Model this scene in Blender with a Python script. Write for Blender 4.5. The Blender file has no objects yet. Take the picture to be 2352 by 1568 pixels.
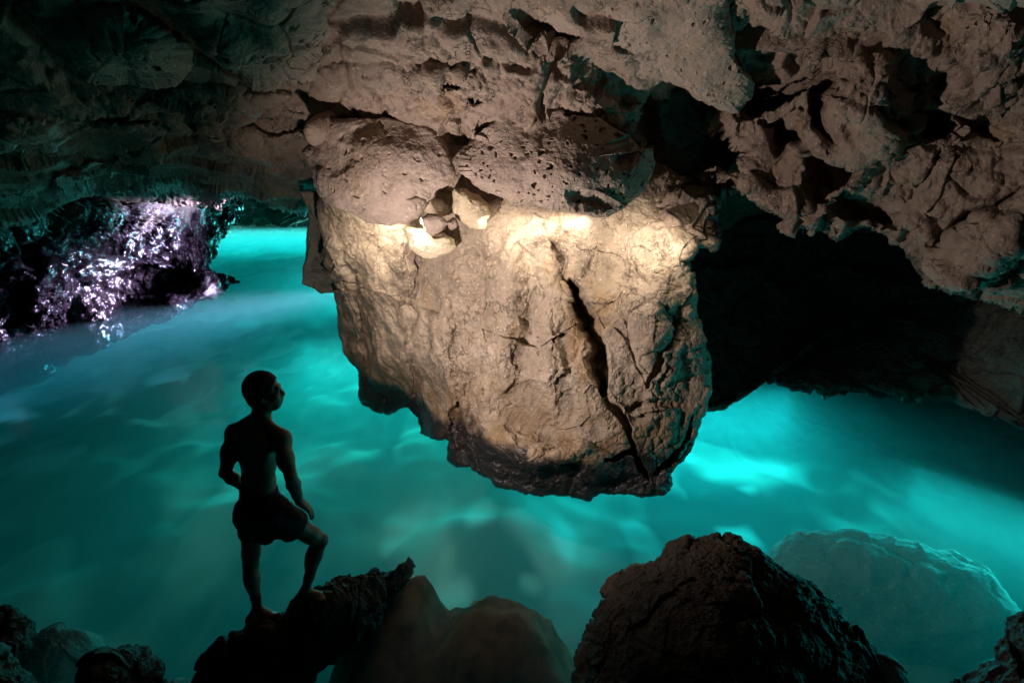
import bpy, math
import numpy as np
from math import radians, sin, cos, tan, pi, sqrt
S = bpy.context.scene
COL = S.collection
F = np.float32
LOD = 1.0
# ------------------------------------------------------------------ camera
PITCH = radians(15.56); HC = 3.2; FPX = 1307.0; CX, CY = 1176.0, 784.0
cd = bpy.data.cameras.new('camera'); cam = bpy.data.objects.new('camera', cd); COL.objects.link(cam)
cam.location = (0, 0, HC); cam.rotation_euler = (pi/2 - PITCH, 0, 0)
cd.sensor_width = 36.0; cd.lens = FPX/2352*36.0; cd.clip_start = 0.05; cd.clip_end = 500
S.camera = cam
# a measured point of the photograph -> a point of the cave at a given distance Y ahead (or height z)
def at(px, py, Y):
    px = np.asarray(px, float); py = np.asarray(py, float)
    x = (px-CX)/FPX; y = -(py-CY)/FPX
    dy = cos(PITCH)+y*sin(PITCH); dz = -sin(PITCH)+y*cos(PITCH)
    k = Y/dy
    return np.stack(np.broadcast_arrays(x*k, Y, HC+dz*k), -1)
def yz(py, z):
    y = -(np.asarray(py, float)-CY)/FPX
    return (z-HC)*(cos(PITCH)+y*sin(PITCH))/(-sin(PITCH)+y*cos(PITCH))
def atz(px, py, z): return at(px, py, yz(py, z))
# ------------------------------------------------------------------ noise
_rng = np.random.RandomState(7)
PERM = _rng.permutation(4096).astype(np.int32)
GRAD = _rng.normal(size=(4096, 3)); GRAD = (GRAD/np.linalg.norm(GRAD, axis=1)[:, None]).astype(F)
RND = _rng.rand(4096, 4).astype(F)
def hsh(i, j, k):
    return PERM[(PERM[(PERM[i & 4095]+j) & 4095]+k) & 4095]
def perlin(P):
    P = P.astype(F); I = np.floor(P).astype(np.int32); f = P-I
    u = f*f*f*(f*(f*6-15)+10); out = np.zeros(len(P), F)
    for a in (0, 1):
        wx = u[:, 0] if a else 1-u[:, 0]
        for b in (0, 1):
            wy = wx*(u[:, 1] if b else 1-u[:, 1])
            for c in (0, 1):
                g = GRAD[hsh(I[:, 0]+a, I[:, 1]+b, I[:, 2]+c)]
                out += wy*(u[:, 2] if c else 1-u[:, 2])*(g[:, 0]*(f[:, 0]-a)+g[:, 1]*(f[:, 1]-b)+g[:, 2]*(f[:, 2]-c))
    return out*1.5
def fbm(P, s=1.0, n=4, g=0.5, l=2.07):
    P = np.asarray(P, F)*F(s); a = 1.0; o = np.zeros(len(P), F)
    for i in range(n):
        o += a*perlin(P); a *= g; P = P*F(l)+F(17.3)
    return o
def ridged(P, s=1.0, n=4, g=0.5):
    P = np.asarray(P, F)*F(s); a = 1.0; o = np.zeros(len(P), F)
    for i in range(n):
        o += a*(1-np.abs(perlin(P))*1.6); a *= g; P = P*F(2.1)+F(9.1)
    return o
def warp(P, s, a):
    return P+F(a)*np.stack([perlin(P*F(s)+F(k)) for k in (3.1, 41.7, 77.9)], -1)
def worley(P, s, jit=0.9):
    """distance to nearest and second nearest cell point (cell units), hash of nearest, offset from nearest"""
    Q = np.asarray(P, F)*F(s); I = np.floor(Q).astype(np.int32); f = Q-I
    n = len(Q); F1 = np.full(n, 9, F); F2 = np.full(n, 9, F); ID = np.zeros(n, np.int32); V = np.zeros((n, 3), F)
    for a in (-1, 0, 1):
        for b in (-1, 0, 1):
            for c in (-1, 0, 1):
                h = hsh(I[:, 0]+a, I[:, 1]+b, I[:, 2]+c)
                r = RND[h]
                dx = f[:, 0]-a-(0.5+(r[:, 0]-.5)*jit); dy = f[:, 1]-b-(0.5+(r[:, 1]-.5)*jit); dz = f[:, 2]-c-(0.5+(r[:, 2]-.5)*jit)
                d = dx*dx+dy*dy+dz*dz
                m = d < F1
                F2 = np.where(m, F1, np.minimum(F2, d))
                F1 = np.where(m, d, F1); ID = np.where(m, h, ID)
                np.copyto(V[:, 0], dx, where=m); np.copyto(V[:, 1], dy, where=m); np.copyto(V[:, 2], dz, where=m)
    return np.sqrt(F1), np.sqrt(F2), ID, V
def sst(x, a, b):
    t = np.clip((x-a)/(b-a), 0, 1); return t*t*(3-2*t)
def rbf(pts, vals):
    """thin-plate interpolation of scattered values over the picture"""
    X = np.asarray(pts, float)/500.0; v = np.asarray(vals, float); n = len(X)
    def U(d2): return d2*np.log(d2+1e-9)*.5
    D = ((X[:, None]-X[None])**2).sum(-1)
    A = np.zeros((n+3, n+3)); A[:n, :n] = U(D)+np.eye(n)*2e-3; A[:n, n] = 1; A[:n, n+1:] = X; A[n, :n] = 1; A[n+1:, :n] = X.T
    w = np.linalg.lstsq(A, np.concatenate([v, [0, 0, 0]]), rcond=1e-9)[0]
    def ev(px, py):
        Q = np.stack([np.ravel(px), np.ravel(py)], -1)/500.0; o = w[n]+Q@w[n+1:]
        for i in range(n): o = o+w[i]*U(((Q-X[i])**2).sum(-1))
        return o.reshape(np.shape(px))
    return ev
def depth_fn(pts):
    """pts: (px, py, Y) or (px, py, 'z', z)"""
    xy = [p[:2] for p in pts]; v = [math.log(p[2] if len(p) == 3 else float(yz(p[1], p[3]))) for p in pts]
    f = rbf(xy, v); lo, hi = min(v)-.25, max(v)+.25
    return lambda px, py: np.exp(np.clip(f(px, py), lo, hi))
def seg_dist(px, py, line):
    """distance to a polyline in photo pixels, and position 0..1 along it"""
    best = np.full(np.shape(px), 1e9); tt = np.zeros(np.shape(px)); n = len(line)-1
    side = np.zeros(np.shape(px))
    for i in range(n):
        x0, y0 = line[i]; x1, y1 = line[i+1]; dx, dy = x1-x0, y1-y0
        t = np.clip(((px-x0)*dx+(py-y0)*dy)/(dx*dx+dy*dy), 0, 1)
        d = np.hypot(px-x0-t*dx, py-y0-t*dy); m = d < best
        best = np.where(m, d, best); tt = np.where(m, (i+t)/n, tt); side = np.where(m, np.sign(dx*(py-y0)-dy*(px-x0)), side)
    return best, tt, side
# ------------------------------------------------------------------ meshes
def mesh_obj(name, V, quads=None, tris=None, mat=None, parent=None, smooth=True):
    me = bpy.data.meshes.new(name); V = np.asarray(V, F)
    q = np.zeros((0, 4), np.int32) if quads is None else np.asarray(quads, np.int32)
    t = np.zeros((0, 3), np.int32) if tris is None else np.asarray(tris, np.int32)
    me.vertices.add(len(V)); me.vertices.foreach_set('co', V.ravel())
    nl = len(q)*4+len(t)*3; me.loops.add(nl)
    me.loops.foreach_set('vertex_index', np.concatenate([q.ravel(), t.ravel()]))
    me.polygons.add(len(q)+len(t))
    me.polygons.foreach_set('loop_start', np.concatenate([np.arange(len(q))*4, len(q)*4+np.arange(len(t))*3]).astype(np.int32))
    me.polygons.foreach_set('use_smooth', np.full(len(q)+len(t), smooth))
    me.update(calc_edges=True); me.validate()
    if mat: me.materials.append(mat)
    o = bpy.data.objects.new(name, me); COL.objects.link(o)
    if parent: o.parent = parent
    return o
def tag(o, label=None, cat=None, group=None, kind=None):
    for k, v in (('label', label), ('category', cat), ('group', group), ('kind', kind)):
        if v: o[k] = v
    return o
def grid_quads(nr, nc, wrap=False):
    i = np.arange(nr-1)[:, None]; j = np.arange(nc if wrap else nc-1)[None]
    j2 = (j+1) % nc
    return np.stack([i*nc+j, i*nc+j2, (i+1)*nc+j2, (i+1)*nc+j], -1).reshape(-1, 4)
def grid_normals(G, wrap=False):
    """unit normals of a (nr, nc, 3) grid"""
    du = np.gradient(G, axis=0)
    dv = (np.roll(G, -1, 1)-np.roll(G, 1, 1)) if wrap else np.gradient(G, axis=1)
    N = np.cross(dv, du); l = np.linalg.norm(N, axis=-1, keepdims=True)
    return N/np.maximum(l, 1e-12)
def orient(N, G):
    """normals pointing to the inside of the cave (towards where one stands)"""
    d = (N*(np.array([0, 0, HC])-G)).sum(-1, keepdims=True)
    return np.where(d < 0, -N, N)
def relax(G, wrap=False, it=14, lim=2.2, keep=None, base=None):
    """weathering: rounds the faces that are stretched far beyond the mesh's usual spacing"""
    G = G.copy(); D = np.linalg.norm(G-np.array([0, 0, HC]), axis=-1)
    ex = D*2.4/FPX/LOD
    if base is not None: ex = np.maximum(ex, 1.05*np.maximum(np.linalg.norm(np.gradient(base, axis=0), axis=-1), np.linalg.norm(np.gradient(base, axis=1), axis=-1)))
    for _ in range(it):
        up = np.concatenate([G[:1], G[:-1]]); dn = np.concatenate([G[1:], G[-1:]])
        if wrap: lf = np.roll(G, 1, 1); rt = np.roll(G, -1, 1)
        else: lf = np.concatenate([G[:, :1], G[:, :-1]], 1); rt = np.concatenate([G[:, 1:], G[:, -1:]], 1)
        m = np.maximum(np.linalg.norm(up-G, axis=-1), np.linalg.norm(dn-G, axis=-1)); h = np.maximum(np.linalg.norm(lf-G, axis=-1), np.linalg.norm(rt-G, axis=-1))
        e = np.maximum(m, h)/ex
        w = np.clip((e-lim)/(lim*2.5), 0, .85)
        if keep is not None: w = w*keep
        G = G+(w[..., None])*((up+dn+lf+rt)/4-G)
    return G
# ------------------------------------------------------------------ rock relief
from concurrent.futures import ThreadPoolExecutor
POOL = ThreadPoolExecutor(4)
def rock_detail(P, o):
    P = np.ascontiguousarray(P, F)
    n = max(1, len(P)//24000)
    return np.concatenate(list(POOL.map(lambda q: rock_detail1(q, o), np.array_split(P, n))))
def rock_detail1(P, o):
    """signed relief of weathered limestone conglomerate at points P (metres)"""
    g = lambda k, d: o.get(k, d)
    P = np.asarray(P, F)+F(g('seed', 0)*13.7)
    s = g('scale', 1.0); P = P/F(s)
    out = np.zeros(len(P), F)
    W = warp(P, 1.1, .22); W = warp(W, 4.0, .05)
    if g('block', .1):                          # big slabs with tilted faces and open joints
        f1, f2, i, v = worley(W*np.array([1, 1, g('flat', 1.6)], F), g('bs', 1.0))
        r = RND[i]
        out += g('block', .1)*((r[:, 3]-.5)*1.2+((r[:, :3]-.5)*v).sum(-1)*2.2)
        e = f2-f1
        if g('be', 0): out *= sst(e, 0, g('be', 0))
        out -= g('joint', .06)*(1-sst(e, 0, .07))
    if g('block2', .04):
        f1, f2, i, v = worley(warp(P, 2.3, .16)+5, g('bs2', 2.9))
        r = RND[i]
        out += g('block2', .04)*((r[:, 3]-.5)*1.1+((r[:, :3]-.5)*v).sum(-1)*2.4)*(sst(f2-f1, 0, g('be', 0)) if g('be', 0) else 1)
        out -= g('joint2', .02)*(1-sst(f2-f1, 0, .09))*sst(r[:, 1], .2, .6)
    m = sst(fbm(P, .8, 3), g('pm0', -.15), g('pm0', -.15)+.4) if g('pebmask', 1) else 1.0
    for sc, am in g('peb', ((5.5, .035), (11, .016))):   # rounded pebbles set in the rock
        f1, f2, i, v = worley(warp(P, sc*.5, .25/sc)+sc, sc)
        r = RND[i]; rad = .35+.35*r[:, 0]
        b = np.sqrt(np.clip(1-(f1/rad)**2, 0, 1))*(r[:, 1] > .3)
        out += am*m*(b*(.4+.9*r[:, 2])-.45)
    if g('crack', .02):
        c = np.abs(perlin(warp(P, 3, .12)*F(g('cs', 1.7))+31))+.25*np.abs(perlin(P*6))
        out -= g('crack', .02)*(1-sst(c, .0, .10))
    if g('pits', 0):
        f1, f2, i, v = worley(warp(P, g('ps', 9.)*1.3, .35/g('ps', 9.)), g('ps', 9.0))
        r = RND[i]; cl = sst(fbm(P+3, 1.6, 3), -.1, .25)
        out -= g('pits', 0)*(.5+r[:, 2])*(1-sst(f1, .08+.18*r[:, 0]**2, .2+.22*r[:, 0]**2))*(r[:, 1] < np.maximum(g('pitp', 0), .4+.55*cl))
    out += g('soft', .08)*fbm(P, g('ss', .9), 3)
    out += g('fine', .012)*fbm(P, 7.0, 4, .6)
    out += g('rough', .0)*ridged(P, 3.5, 4, .6)
    return out*F(s)
def features(px, py, feats):
    """extra depth (metres, + = recessed) of cracks, hollows, bosses measured on the photograph"""
    o = np.zeros(np.shape(px))
    if not feats: return o
    Q = np.stack([np.ravel(px), np.ravel(py), np.zeros(np.size(px))], -1).astype(F)
    jx = (fbm(Q, 1/60., 3)*14).reshape(np.shape(px)); jy = (fbm(Q+500, 1/60., 3)*14).reshape(np.shape(px))
    x, y = px+jx, py+jy
    for ft in feats:
        if ft[0] == 'groove':               # polyline, half width px, depth
            _, line, w, d = ft
            r, t, sd = seg_dist(x, y, line); ww = w*np.clip(4*t*(1-t)+.25, 0, 1)
            o += d*(1-sst(r, ww*.35, ww))
        elif ft[0] == 'pool':               # polygonal hollow (d>0) or boss (d<0), edge softness px
            _, poly, soft, d = ft
            o += d*inside(x, y, poly, soft)
        elif ft[0] == 'dome':               # ellipse cx cy rx ry rot d power
            _, cx, cy, rx, ry, rot, d, pw = ft
            c, s_ = cos(rot), sin(rot); u = ((x-cx)*c+(y-cy)*s_)/rx; v = (-(x-cx)*s_+(y-cy)*c)/ry
            o += d*np.clip(1-(u*u+v*v), 0, 1)**pw
    return o
def inside(x, y, poly, soft):
    r = np.full(np.shape(x), 1e9); ins = np.zeros(np.shape(x), bool); n = len(poly)
    for i in range(n):
        x0, y0 = poly[i]; x1, y1 = poly[(i+1) % n]; dx, dy = x1-x0, y1-y0
        t = np.clip(((x-x0)*dx+(y-y0)*dy)/(dx*dx+dy*dy+1e-9), 0, 1)
        r = np.minimum(r, np.hypot(x-x0-t*dx, y-y0-t*dy))
        if dy != 0:
            c = ((y0 <= y) != (y1 <= y)) & (x < x0+(y-y0)*dx/dy); ins ^= c
    sd = np.where(ins, r, -r)
    return sst(sd, -soft, soft)
def resample(poly, n, smooth=1):
    P = np.asarray(poly, float)
    for _ in range(smooth):                 # corner cutting
        Q = np.roll(P, -1, 0); P = np.stack([P*.82+Q*.18, P*.18+Q*.82], 1).reshape(-1, 2)
    C = np.vstack([P, P[:1]]); L = np.concatenate([[0], np.cumsum(np.linalg.norm(np.diff(C, axis=0), axis=1))])
    s = np.linspace(0, L[-1], n, endpoint=False)
    return np.stack([np.interp(s, L, C[:, k]) for k in (0, 1)], -1)
def relief(name, outline, depth, thick, na, nr, R, det, mat, center=None, feats=None, patch=None, jag=4.0, cull=.0, gamma=.75, backn=14, sm=1, seed=0):
    """a closed rock: its face follows the outline and measured depths, its edge rounds over with radius R and its back lies `thick` behind"""
    na = int(na*LOD); nr = int(nr*LOD)
    B = resample(outline, na, sm)
    Q = np.stack([B[:, 0], B[:, 1], np.full(na, seed*77.)], -1)
    B = B+jag*np.stack([fbm(Q, 1/45., 4, .6), fbm(Q+333, 1/45., 4, .6)], -1)
    c = np.array(center if center else B.mean(0))
    s = np.linspace(0, 1, nr+1)[1:]**gamma
    px = c[0]+s[:, None]*(B[:, 0]-c[0]); py = c[1]+s[:, None]*(B[:, 1]-c[1])
    dfn = depth_fn(depth); Y0 = dfn(px, py)
    rad = np.linalg.norm(B-c, axis=1)[None]*np.ones((nr, 1))
    fr = np.fft.rfft(rad[0]); fr[5:] = 0; rs = np.fft.irfft(fr, na)[None]; s4 = s[:, None]**4
    e = (1-s[:, None])*(rad*s4+rs*(1-s4))*Y0/FPX            # distance in from the rim, metres
    Rr = R(B[:, 0], B[:, 1])[None] if callable(R) else R
    t = np.clip(1-e/Rr, 0, 1)
    Y = Y0+Rr*(1-np.sqrt(1-np.minimum(t, .999)**2))
    if feats: Y = Y+features(px, py, feats)
    front = at(px, py, Y)
    sb = np.linspace(1, .12, backn)[1:]
    bx = c[0]+sb[:, None]*(B[:, 0]-c[0]); by = c[1]+sb[:, None]*(B[:, 1]-c[1])
    Rb = Rr if callable(R) else R
    Yb = dfn(bx, by)+Rb+thick*np.sqrt(1-sb[:, None]**2)
    shr = (dfn(bx, by)+Rb)/Yb                # the back keeps its real width: it does not fan out along the view
    mid = at(np.array([c[0]]), np.array([c[1]]), 1.0)[0]
    back = at(bx, by, Yb)
    axis = at(np.full_like(bx, c[0]), np.full_like(by, c[1]), Yb)
    back = axis+(back-axis)*shr[..., None]
    G = np.concatenate([front, back], 0)
    N = grid_normals(G, True)
    fd = (N[:nr]*(np.array([0, 0, HC])-front)).sum(-1)
    if np.median(fd) < 0: N = -N
    nb = N[8].mean(0); N[:8] = nb/np.linalg.norm(nb)
    d = rock_detail(G.reshape(-1, 3), det).reshape(G.shape[:2]); G0 = G
    if patch:
        mk = np.zeros(d.shape); mk[:nr] = inside(px, py, patch[0], patch[1]); b_ = mk > .01; dd = np.zeros(d.shape); dd[b_] = rock_detail(G[b_], patch[2]); d = d+dd*mk
    G = G+N*d[..., None]
    kp = np.ones(G.shape[:2]); kp[nr-6:] = 0
    G = relax(G, True, 14, 2.6, kp)
    n0 = len(G)
    V = np.concatenate([G.reshape(-1, 3), G[0].mean(0)[None], G[-1].mean(0)[None]])
    q = grid_quads(n0, na, True); ci = n0*na; j = np.arange(na); j2 = (j+1) % na
    t1 = np.stack([np.full(na, ci), j2, j], -1); t2 = np.stack([np.full(na, ci+1), (n0-1)*na+j, (n0-1)*na+j2], -1)
    return mesh_obj(name, V, q, np.concatenate([t1, t2]), mat)
def relief_grid(name, outline, depth, thick, step, R, det, mat, feats=None, jag=5., seed=0):
    """the same closed rock for outlines that bend in and out: meshed on a lattice"""
    step = step/LOD; O = np.array(outline, float); lo = O.min(0)-20; hi = O.max(0)+20
    px, py = np.meshgrid(np.arange(lo[0], hi[0], step), np.arange(lo[1], hi[1], step)); sh = px.shape
    Q = np.stack([px.ravel(), py.ravel(), np.full(px.size, seed*77.)], -1)
    x = px+jag*fbm(Q, 1/45., 4, .6).reshape(sh); y = py+jag*fbm(Q+333, 1/45., 4, .6).reshape(sh)
    dist = np.full(sh, 1e9); n = len(O); ins = np.zeros(sh, bool)
    for i in range(n):
        (x0, y0), (x1, y1) = O[i], O[(i+1) % n]; dx, dy = x1-x0, y1-y0
        t = np.clip(((x-x0)*dx+(y-y0)*dy)/(dx*dx+dy*dy), 0, 1); dist = np.minimum(dist, np.hypot(x-x0-t*dx, y-y0-t*dy))
        if dy: ins ^= ((y0 <= y) != (y1 <= y)) & (x < x0+(y-y0)*dx/dy)
    Y0 = depth_fn(depth)(px, py); e = np.where(ins, dist, 0)*Y0/FPX
    rnd = R*(1-np.sqrt(1-np.minimum(np.clip(1-e/R, 0, 1), .999)**2))
    Y = Y0+rnd+(features(px, py, feats) if feats else 0)
    G0 = at(px, py, Y); N = orient(grid_normals(G0), G0)
    G = G0.copy(); m = ins
    G[m] += N[m]*rock_detail(G0[m], det)[:, None]
    G = relax(G, False, 12, 2.6, m*(e > .03), at(px, py, Y0))
    B = at(px, py, Y0+R+.03+thick*np.sqrt(np.clip(e/(e+.35), 0, 1)))
    c = m[:-1, :-1] & m[1:, :-1] & m[:-1, 1:] & m[1:, 1:]
    idx = np.arange(m.size).reshape(sh); f = np.stack([idx[:-1, :-1], idx[:-1, 1:], idx[1:, 1:], idx[1:, :-1]], -1)[c]
    k = m.size; E = np.concatenate([f[:, [0, 1]], f[:, [1, 2]], f[:, [2, 3]], f[:, [3, 0]]])
    key = np.minimum(E[:, 0], E[:, 1])*np.int64(k)+np.maximum(E[:, 0], E[:, 1]); u, inv, cnt = np.unique(key, return_inverse=True, return_counts=True)
    b = E[cnt[inv] == 1]; side = np.stack([b[:, 1], b[:, 0], b[:, 0]+k, b[:, 1]+k], -1)
    q = np.concatenate([f, f[:, ::-1]+k, side]); V = np.concatenate([G.reshape(-1, 3), B.reshape(-1, 3)])
    used = np.unique(q); re = np.zeros(len(V), np.int64); re[used] = np.arange(len(used))
    return mesh_obj(name, V[used], re[q], None, mat)
def boulder(name, loc, size, det, mat, n=160, rot=0, power=2.3):
    """a free-standing closed boulder"""
    n = int(n*LOD)
    th = np.linspace(0, 2*pi, n*2, endpoint=False); ph = np.linspace(.02, pi-.02, n)
    c = lambda a: np.sign(np.cos(a))*np.abs(np.cos(a))**(2/power); s_ = lambda a: np.sign(np.sin(a))*np.abs(np.sin(a))**(2/power)
    X = s_(ph)[:, None]*c(th)[None]; Yv = s_(ph)[:, None]*s_(th)[None]; Z = c(ph)[:, None]*np.ones_like(th)[None]
    G = np.stack([X*size[0], Yv*size[1], Z*size[2]], -1)
    N = np.stack([X/size[0], Yv/size[1], Z/size[2]], -1); N /= np.linalg.norm(N, axis=-1, keepdims=True)
    cr, sr = cos(rot), sin(rot)
    Rm = np.array([[cr, -sr, 0], [sr, cr, 0], [0, 0, 1]])
    G = G@Rm.T+np.array(loc); N = N@Rm.T
    G = G+N*rock_detail(G.reshape(-1, 3), det).reshape(G.shape[:2])[..., None]
    m = n*2; V = np.concatenate([G.reshape(-1, 3), G[0].mean(0)[None], G[-1].mean(0)[None]])
    j = np.arange(m); j2 = (j+1) % m
    return mesh_obj(name, V, grid_quads(n, m, True)[:, ::-1], np.concatenate([np.stack([np.full(m, n*m), j, j2], -1), np.stack([np.full(m, n*m+1), (n-1)*m+j2, (n-1)*m+j], -1)]), mat)
# ------------------------------------------------------------------ materials
class NT:
    def __init__(s, name):
        s.m = bpy.data.materials.new(name); s.m.use_nodes = True; s.t = s.m.node_tree; s.t.nodes.clear()
        s.out = s.n('ShaderNodeOutputMaterial'); s.co = s.n('ShaderNodeTexCoord').outputs['Object']
    def n(s, ty, **kw):
        x = s.t.nodes.new(ty)
        for k, v in kw.items(): setattr(x, k, v)
        return x
    def put(s, a, b):
        if isinstance(b, (int, float, tuple, list)):
            a.default_value = b if not isinstance(b, (tuple, list)) or len(b) == len(a.default_value) else tuple(b)+(1,)
        else: s.t.links.new(b, a)
    def noise(s, scale, detail=4, rough=.55, co=None, dist=0):
        x = s.n('ShaderNodeTexNoise'); s.put(x.inputs['Vector'], co or s.co)
        x.inputs['Scale'].default_value = scale; x.inputs['Detail'].default_value = detail; x.inputs['Roughness'].default_value = rough; x.inputs['Distortion'].default_value = dist
        return x.outputs[0]
    def vor(s, scale, feature='F1', co=None, out='Distance'):
        x = s.n('ShaderNodeTexVoronoi', feature=feature); s.put(x.inputs['Vector'], co or s.co); x.inputs['Scale'].default_value = scale
        return x.outputs[out]
    def rng(s, v, a, b, c=0., d=1., smooth=True):
        x = s.n('ShaderNodeMapRange'); x.interpolation_type = 'SMOOTHSTEP' if smooth else 'LINEAR'
        s.put(x.inputs[0], v)
        for i, k in enumerate((a, b, c, d)): s.put(x.inputs[i+1], k)
        return x.outputs[0]
    def math(s, op, a, b=0.):
        x = s.n('ShaderNodeMath', operation=op); s.put(x.inputs[0], a); s.put(x.inputs[1], b); return x.outputs[0]
    def mix(s, f, a, b, mode='MIX'):
        x = s.n('ShaderNodeMix', data_type='RGBA', blend_type=mode); s.put(x.inputs[0], f); s.put(x.inputs[6], a); s.put(x.inputs[7], b); return x.outputs[2]
    def sep(s, v):
        x = s.n('ShaderNodeSeparateXYZ'); s.put(x.inputs[0], v); return x.outputs
    def mapv(s, sc, rot=(0, 0, 0)):
        x = s.n('ShaderNodeMapping'); s.put(x.inputs[0], s.co); x.inputs['Scale'].default_value = sc; x.inputs['Rotation'].default_value = rot; return x.outputs[0]
    def bump(s, h, dist, strength=1., normal=None):
        x = s.n('ShaderNodeBump'); s.put(x.inputs['Height'], h); x.inputs['Distance'].default_value = dist; x.inputs['Strength'].default_value = strength
        if normal: s.put(x.inputs['Normal'], normal)
        return x.outputs[0]
    def bsdf(s, col, rough, normal=None, spec=.3, **kw):
        x = s.n('ShaderNodeBsdfPrincipled'); s.put(x.inputs['Base Color'], col); s.put(x.inputs['Roughness'], rough); s.put(x.inputs['Specular IOR Level'], spec)
        if normal: s.put(x.inputs['Normal'], normal)
        for k, v in kw.items(): s.put(x.inputs[k], v)
        return x.outputs[0]
    def done(s, sh): s.t.links.new(sh, s.out.inputs[0]); return s.m
def rock_mat(name, light, mid, dark, ochre=(.30, .19, .08), ochre_amt=.5, wet=None, dry_rough=.8, spec=.25, bump=.012, stain=.5, speck=.5, vein=.2, streak=0):
    t = NT(name)
    n1 = t.noise(.9, 5, .6, dist=.4); n2 = t.noise(4.2, 5, .62); n3 = t.noise(17, 4, .65); n4 = t.noise(60, 3, .6)
    c = t.mix(t.rng(n1, .38, .62), mid, light)
    c = t.mix(t.math('MULTIPLY', t.rng(n2, .5, .72), .7), c, light)
    c = t.mix(t.math('MULTIPLY', t.rng(n2, .47, .3), stain), c, dark)
    c = t.mix(t.math('MULTIPLY', t.rng(t.noise(1.7, 4, .6, co=t.mapv((1, 1, .6), (.4, .2, 0))), .56, .72), ochre_amt), c, ochre)
    c = t.mix(t.math('MULTIPLY', t.rng(n3, .46, .28), .55*stain+.15), c, dark)
    if streak: c = t.mix(t.math('MULTIPLY', t.rng(t.noise(2.6, 4, .65, co=t.mapv((1, 1, .22))), .5, .72), streak), c, dark); c = t.mix(t.math('MULTIPLY', t.rng(t.noise(3.4, 4, .6, co=t.mapv((1, 1, .3), (0, 0, 1))), .55, .75), streak), c, tuple(k*1.15 for k in light))
    # pale clasts and shell specks
    v = t.n('ShaderNodeTexVoronoi'); t.put(v.inputs['Vector'], t.co); v.inputs['Scale'].default_value = 26
    pick = t.math('GREATER_THAN', t.sep(v.outputs['Color'])[0], .8)
    sp = t.math('MULTIPLY', t.math('MULTIPLY', pick, t.rng(v.outputs['Distance'], .42, .3)), speck)
    c = t.mix(sp, c, tuple(min(1, k*1.35+.05) for k in light))
    # hairline cracks
    wv = t.n('ShaderNodeVectorMath', operation='MULTIPLY_ADD')
    nz = t.n('ShaderNodeTexNoise'); t.put(nz.inputs['Vector'], t.co); nz.inputs['Scale'].default_value = 3.0
    t.put(wv.inputs[0], nz.outputs['Color']); wv.inputs[1].default_value = (.28, .28, .28); t.put(wv.inputs[2], t.co)
    ed = t.math('ABSOLUTE', t.math('SUBTRACT', t.noise(2.3, 5, .6, wv.outputs[0]), .5)); cr = t.rng(ed, .010, .0); crm = t.math('MULTIPLY', cr, t.rng(t.noise(1.3, 2), .46, .6))
    c = t.mix(t.math('MULTIPLY', crm, vein), c, tuple(k*.35 for k in dark))
    rough = t.rng(n3, .3, .7, dry_rough+.08, dry_rough-.1)
    if wet:                                # tide band: black algae film low down, ochre weed above it
        z = t.sep(t.co)[2]; zz = t.math('ADD', z, t.math('MULTIPLY', t.math('SUBTRACT', t.noise(2.6, 5, .65, co=t.mapv((1, 1, .45))), .5), wet[2]))
        oc = t.math('MULTIPLY', t.rng(zz, wet[1], wet[0]), t.rng(n2, .35, .6, .25, .85))
        c = t.mix(oc, c, wet[3] if len(wet) > 3 else (.21, .125, .045))
        bk = t.rng(zz, wet[0], wet[0]-.22); c = t.mix(t.math('MULTIPLY', bk, .96), c, (.014, .011, .013))
        wl = wet[4] if len(wet) > 4 else .27; rough = t.rng(bk, 0, 1, rough, wl); spec = t.rng(t.rng(zz, wet[1], wet[0]), 0, 1, spec, .62)
    h = t.math('ADD', t.math('MULTIPLY', n3, .8), t.math('MULTIPLY', n4, .35))
    h = t.math('ADD', h, t.math('MULTIPLY', t.noise(150, 2), .12))
    h = t.math('SUBTRACT', h, t.math('MULTIPLY', crm, .9))
    h = t.math('ADD', h, t.math('MULTIPLY', sp, .25))
    return t.done(t.bsdf(c, rough, t.bump(h, bump*2.2, .9), spec))
M = {}
M['ceiling'] = rock_mat('cave rock', (.31, .238, .19), (.22, .165, .13), (.08, .058, .045), ochre_amt=.45, stain=.55)
M['slab'] = rock_mat('smooth limestone', (.36, .28, .23), (.29, .222, .18), (.14, .104, .084), ochre_amt=.3, stain=.35, bump=.008, vein=.35)
M['pillar'] = rock_mat('pillar limestone', (.42, .338, .258), (.29, .226, .168), (.115, .086, .063), ochre=(.31, .19, .085), ochre_amt=.75, wet=(.48, 1.25, .6, (.16, .095, .038)), dry_rough=.66, spec=.35, vein=.2, streak=.65)
M['backwall'] = rock_mat('shade darkened rock', (.10, .095, .082), (.065, .06, .05), (.025, .022, .02), ochre_amt=.1, stain=.6, dry_rough=.6)  # base colour darkened to carry the pillar's shade on the back wall
M['left'] = rock_mat('green tinged rock', (.30, .28, .23), (.20, .185, .15), (.07, .062, .05), ochre_amt=.3, stain=.6)
M['wetrock'] = rock_mat('wet weedy rock', (.035, .028, .03), (.02, .016, .018), (.01, .008, .01), ochre=(.05, .04, .02), ochre_amt=.3, dry_rough=.3, spec=.9, bump=.03, speck=.1)
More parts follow.
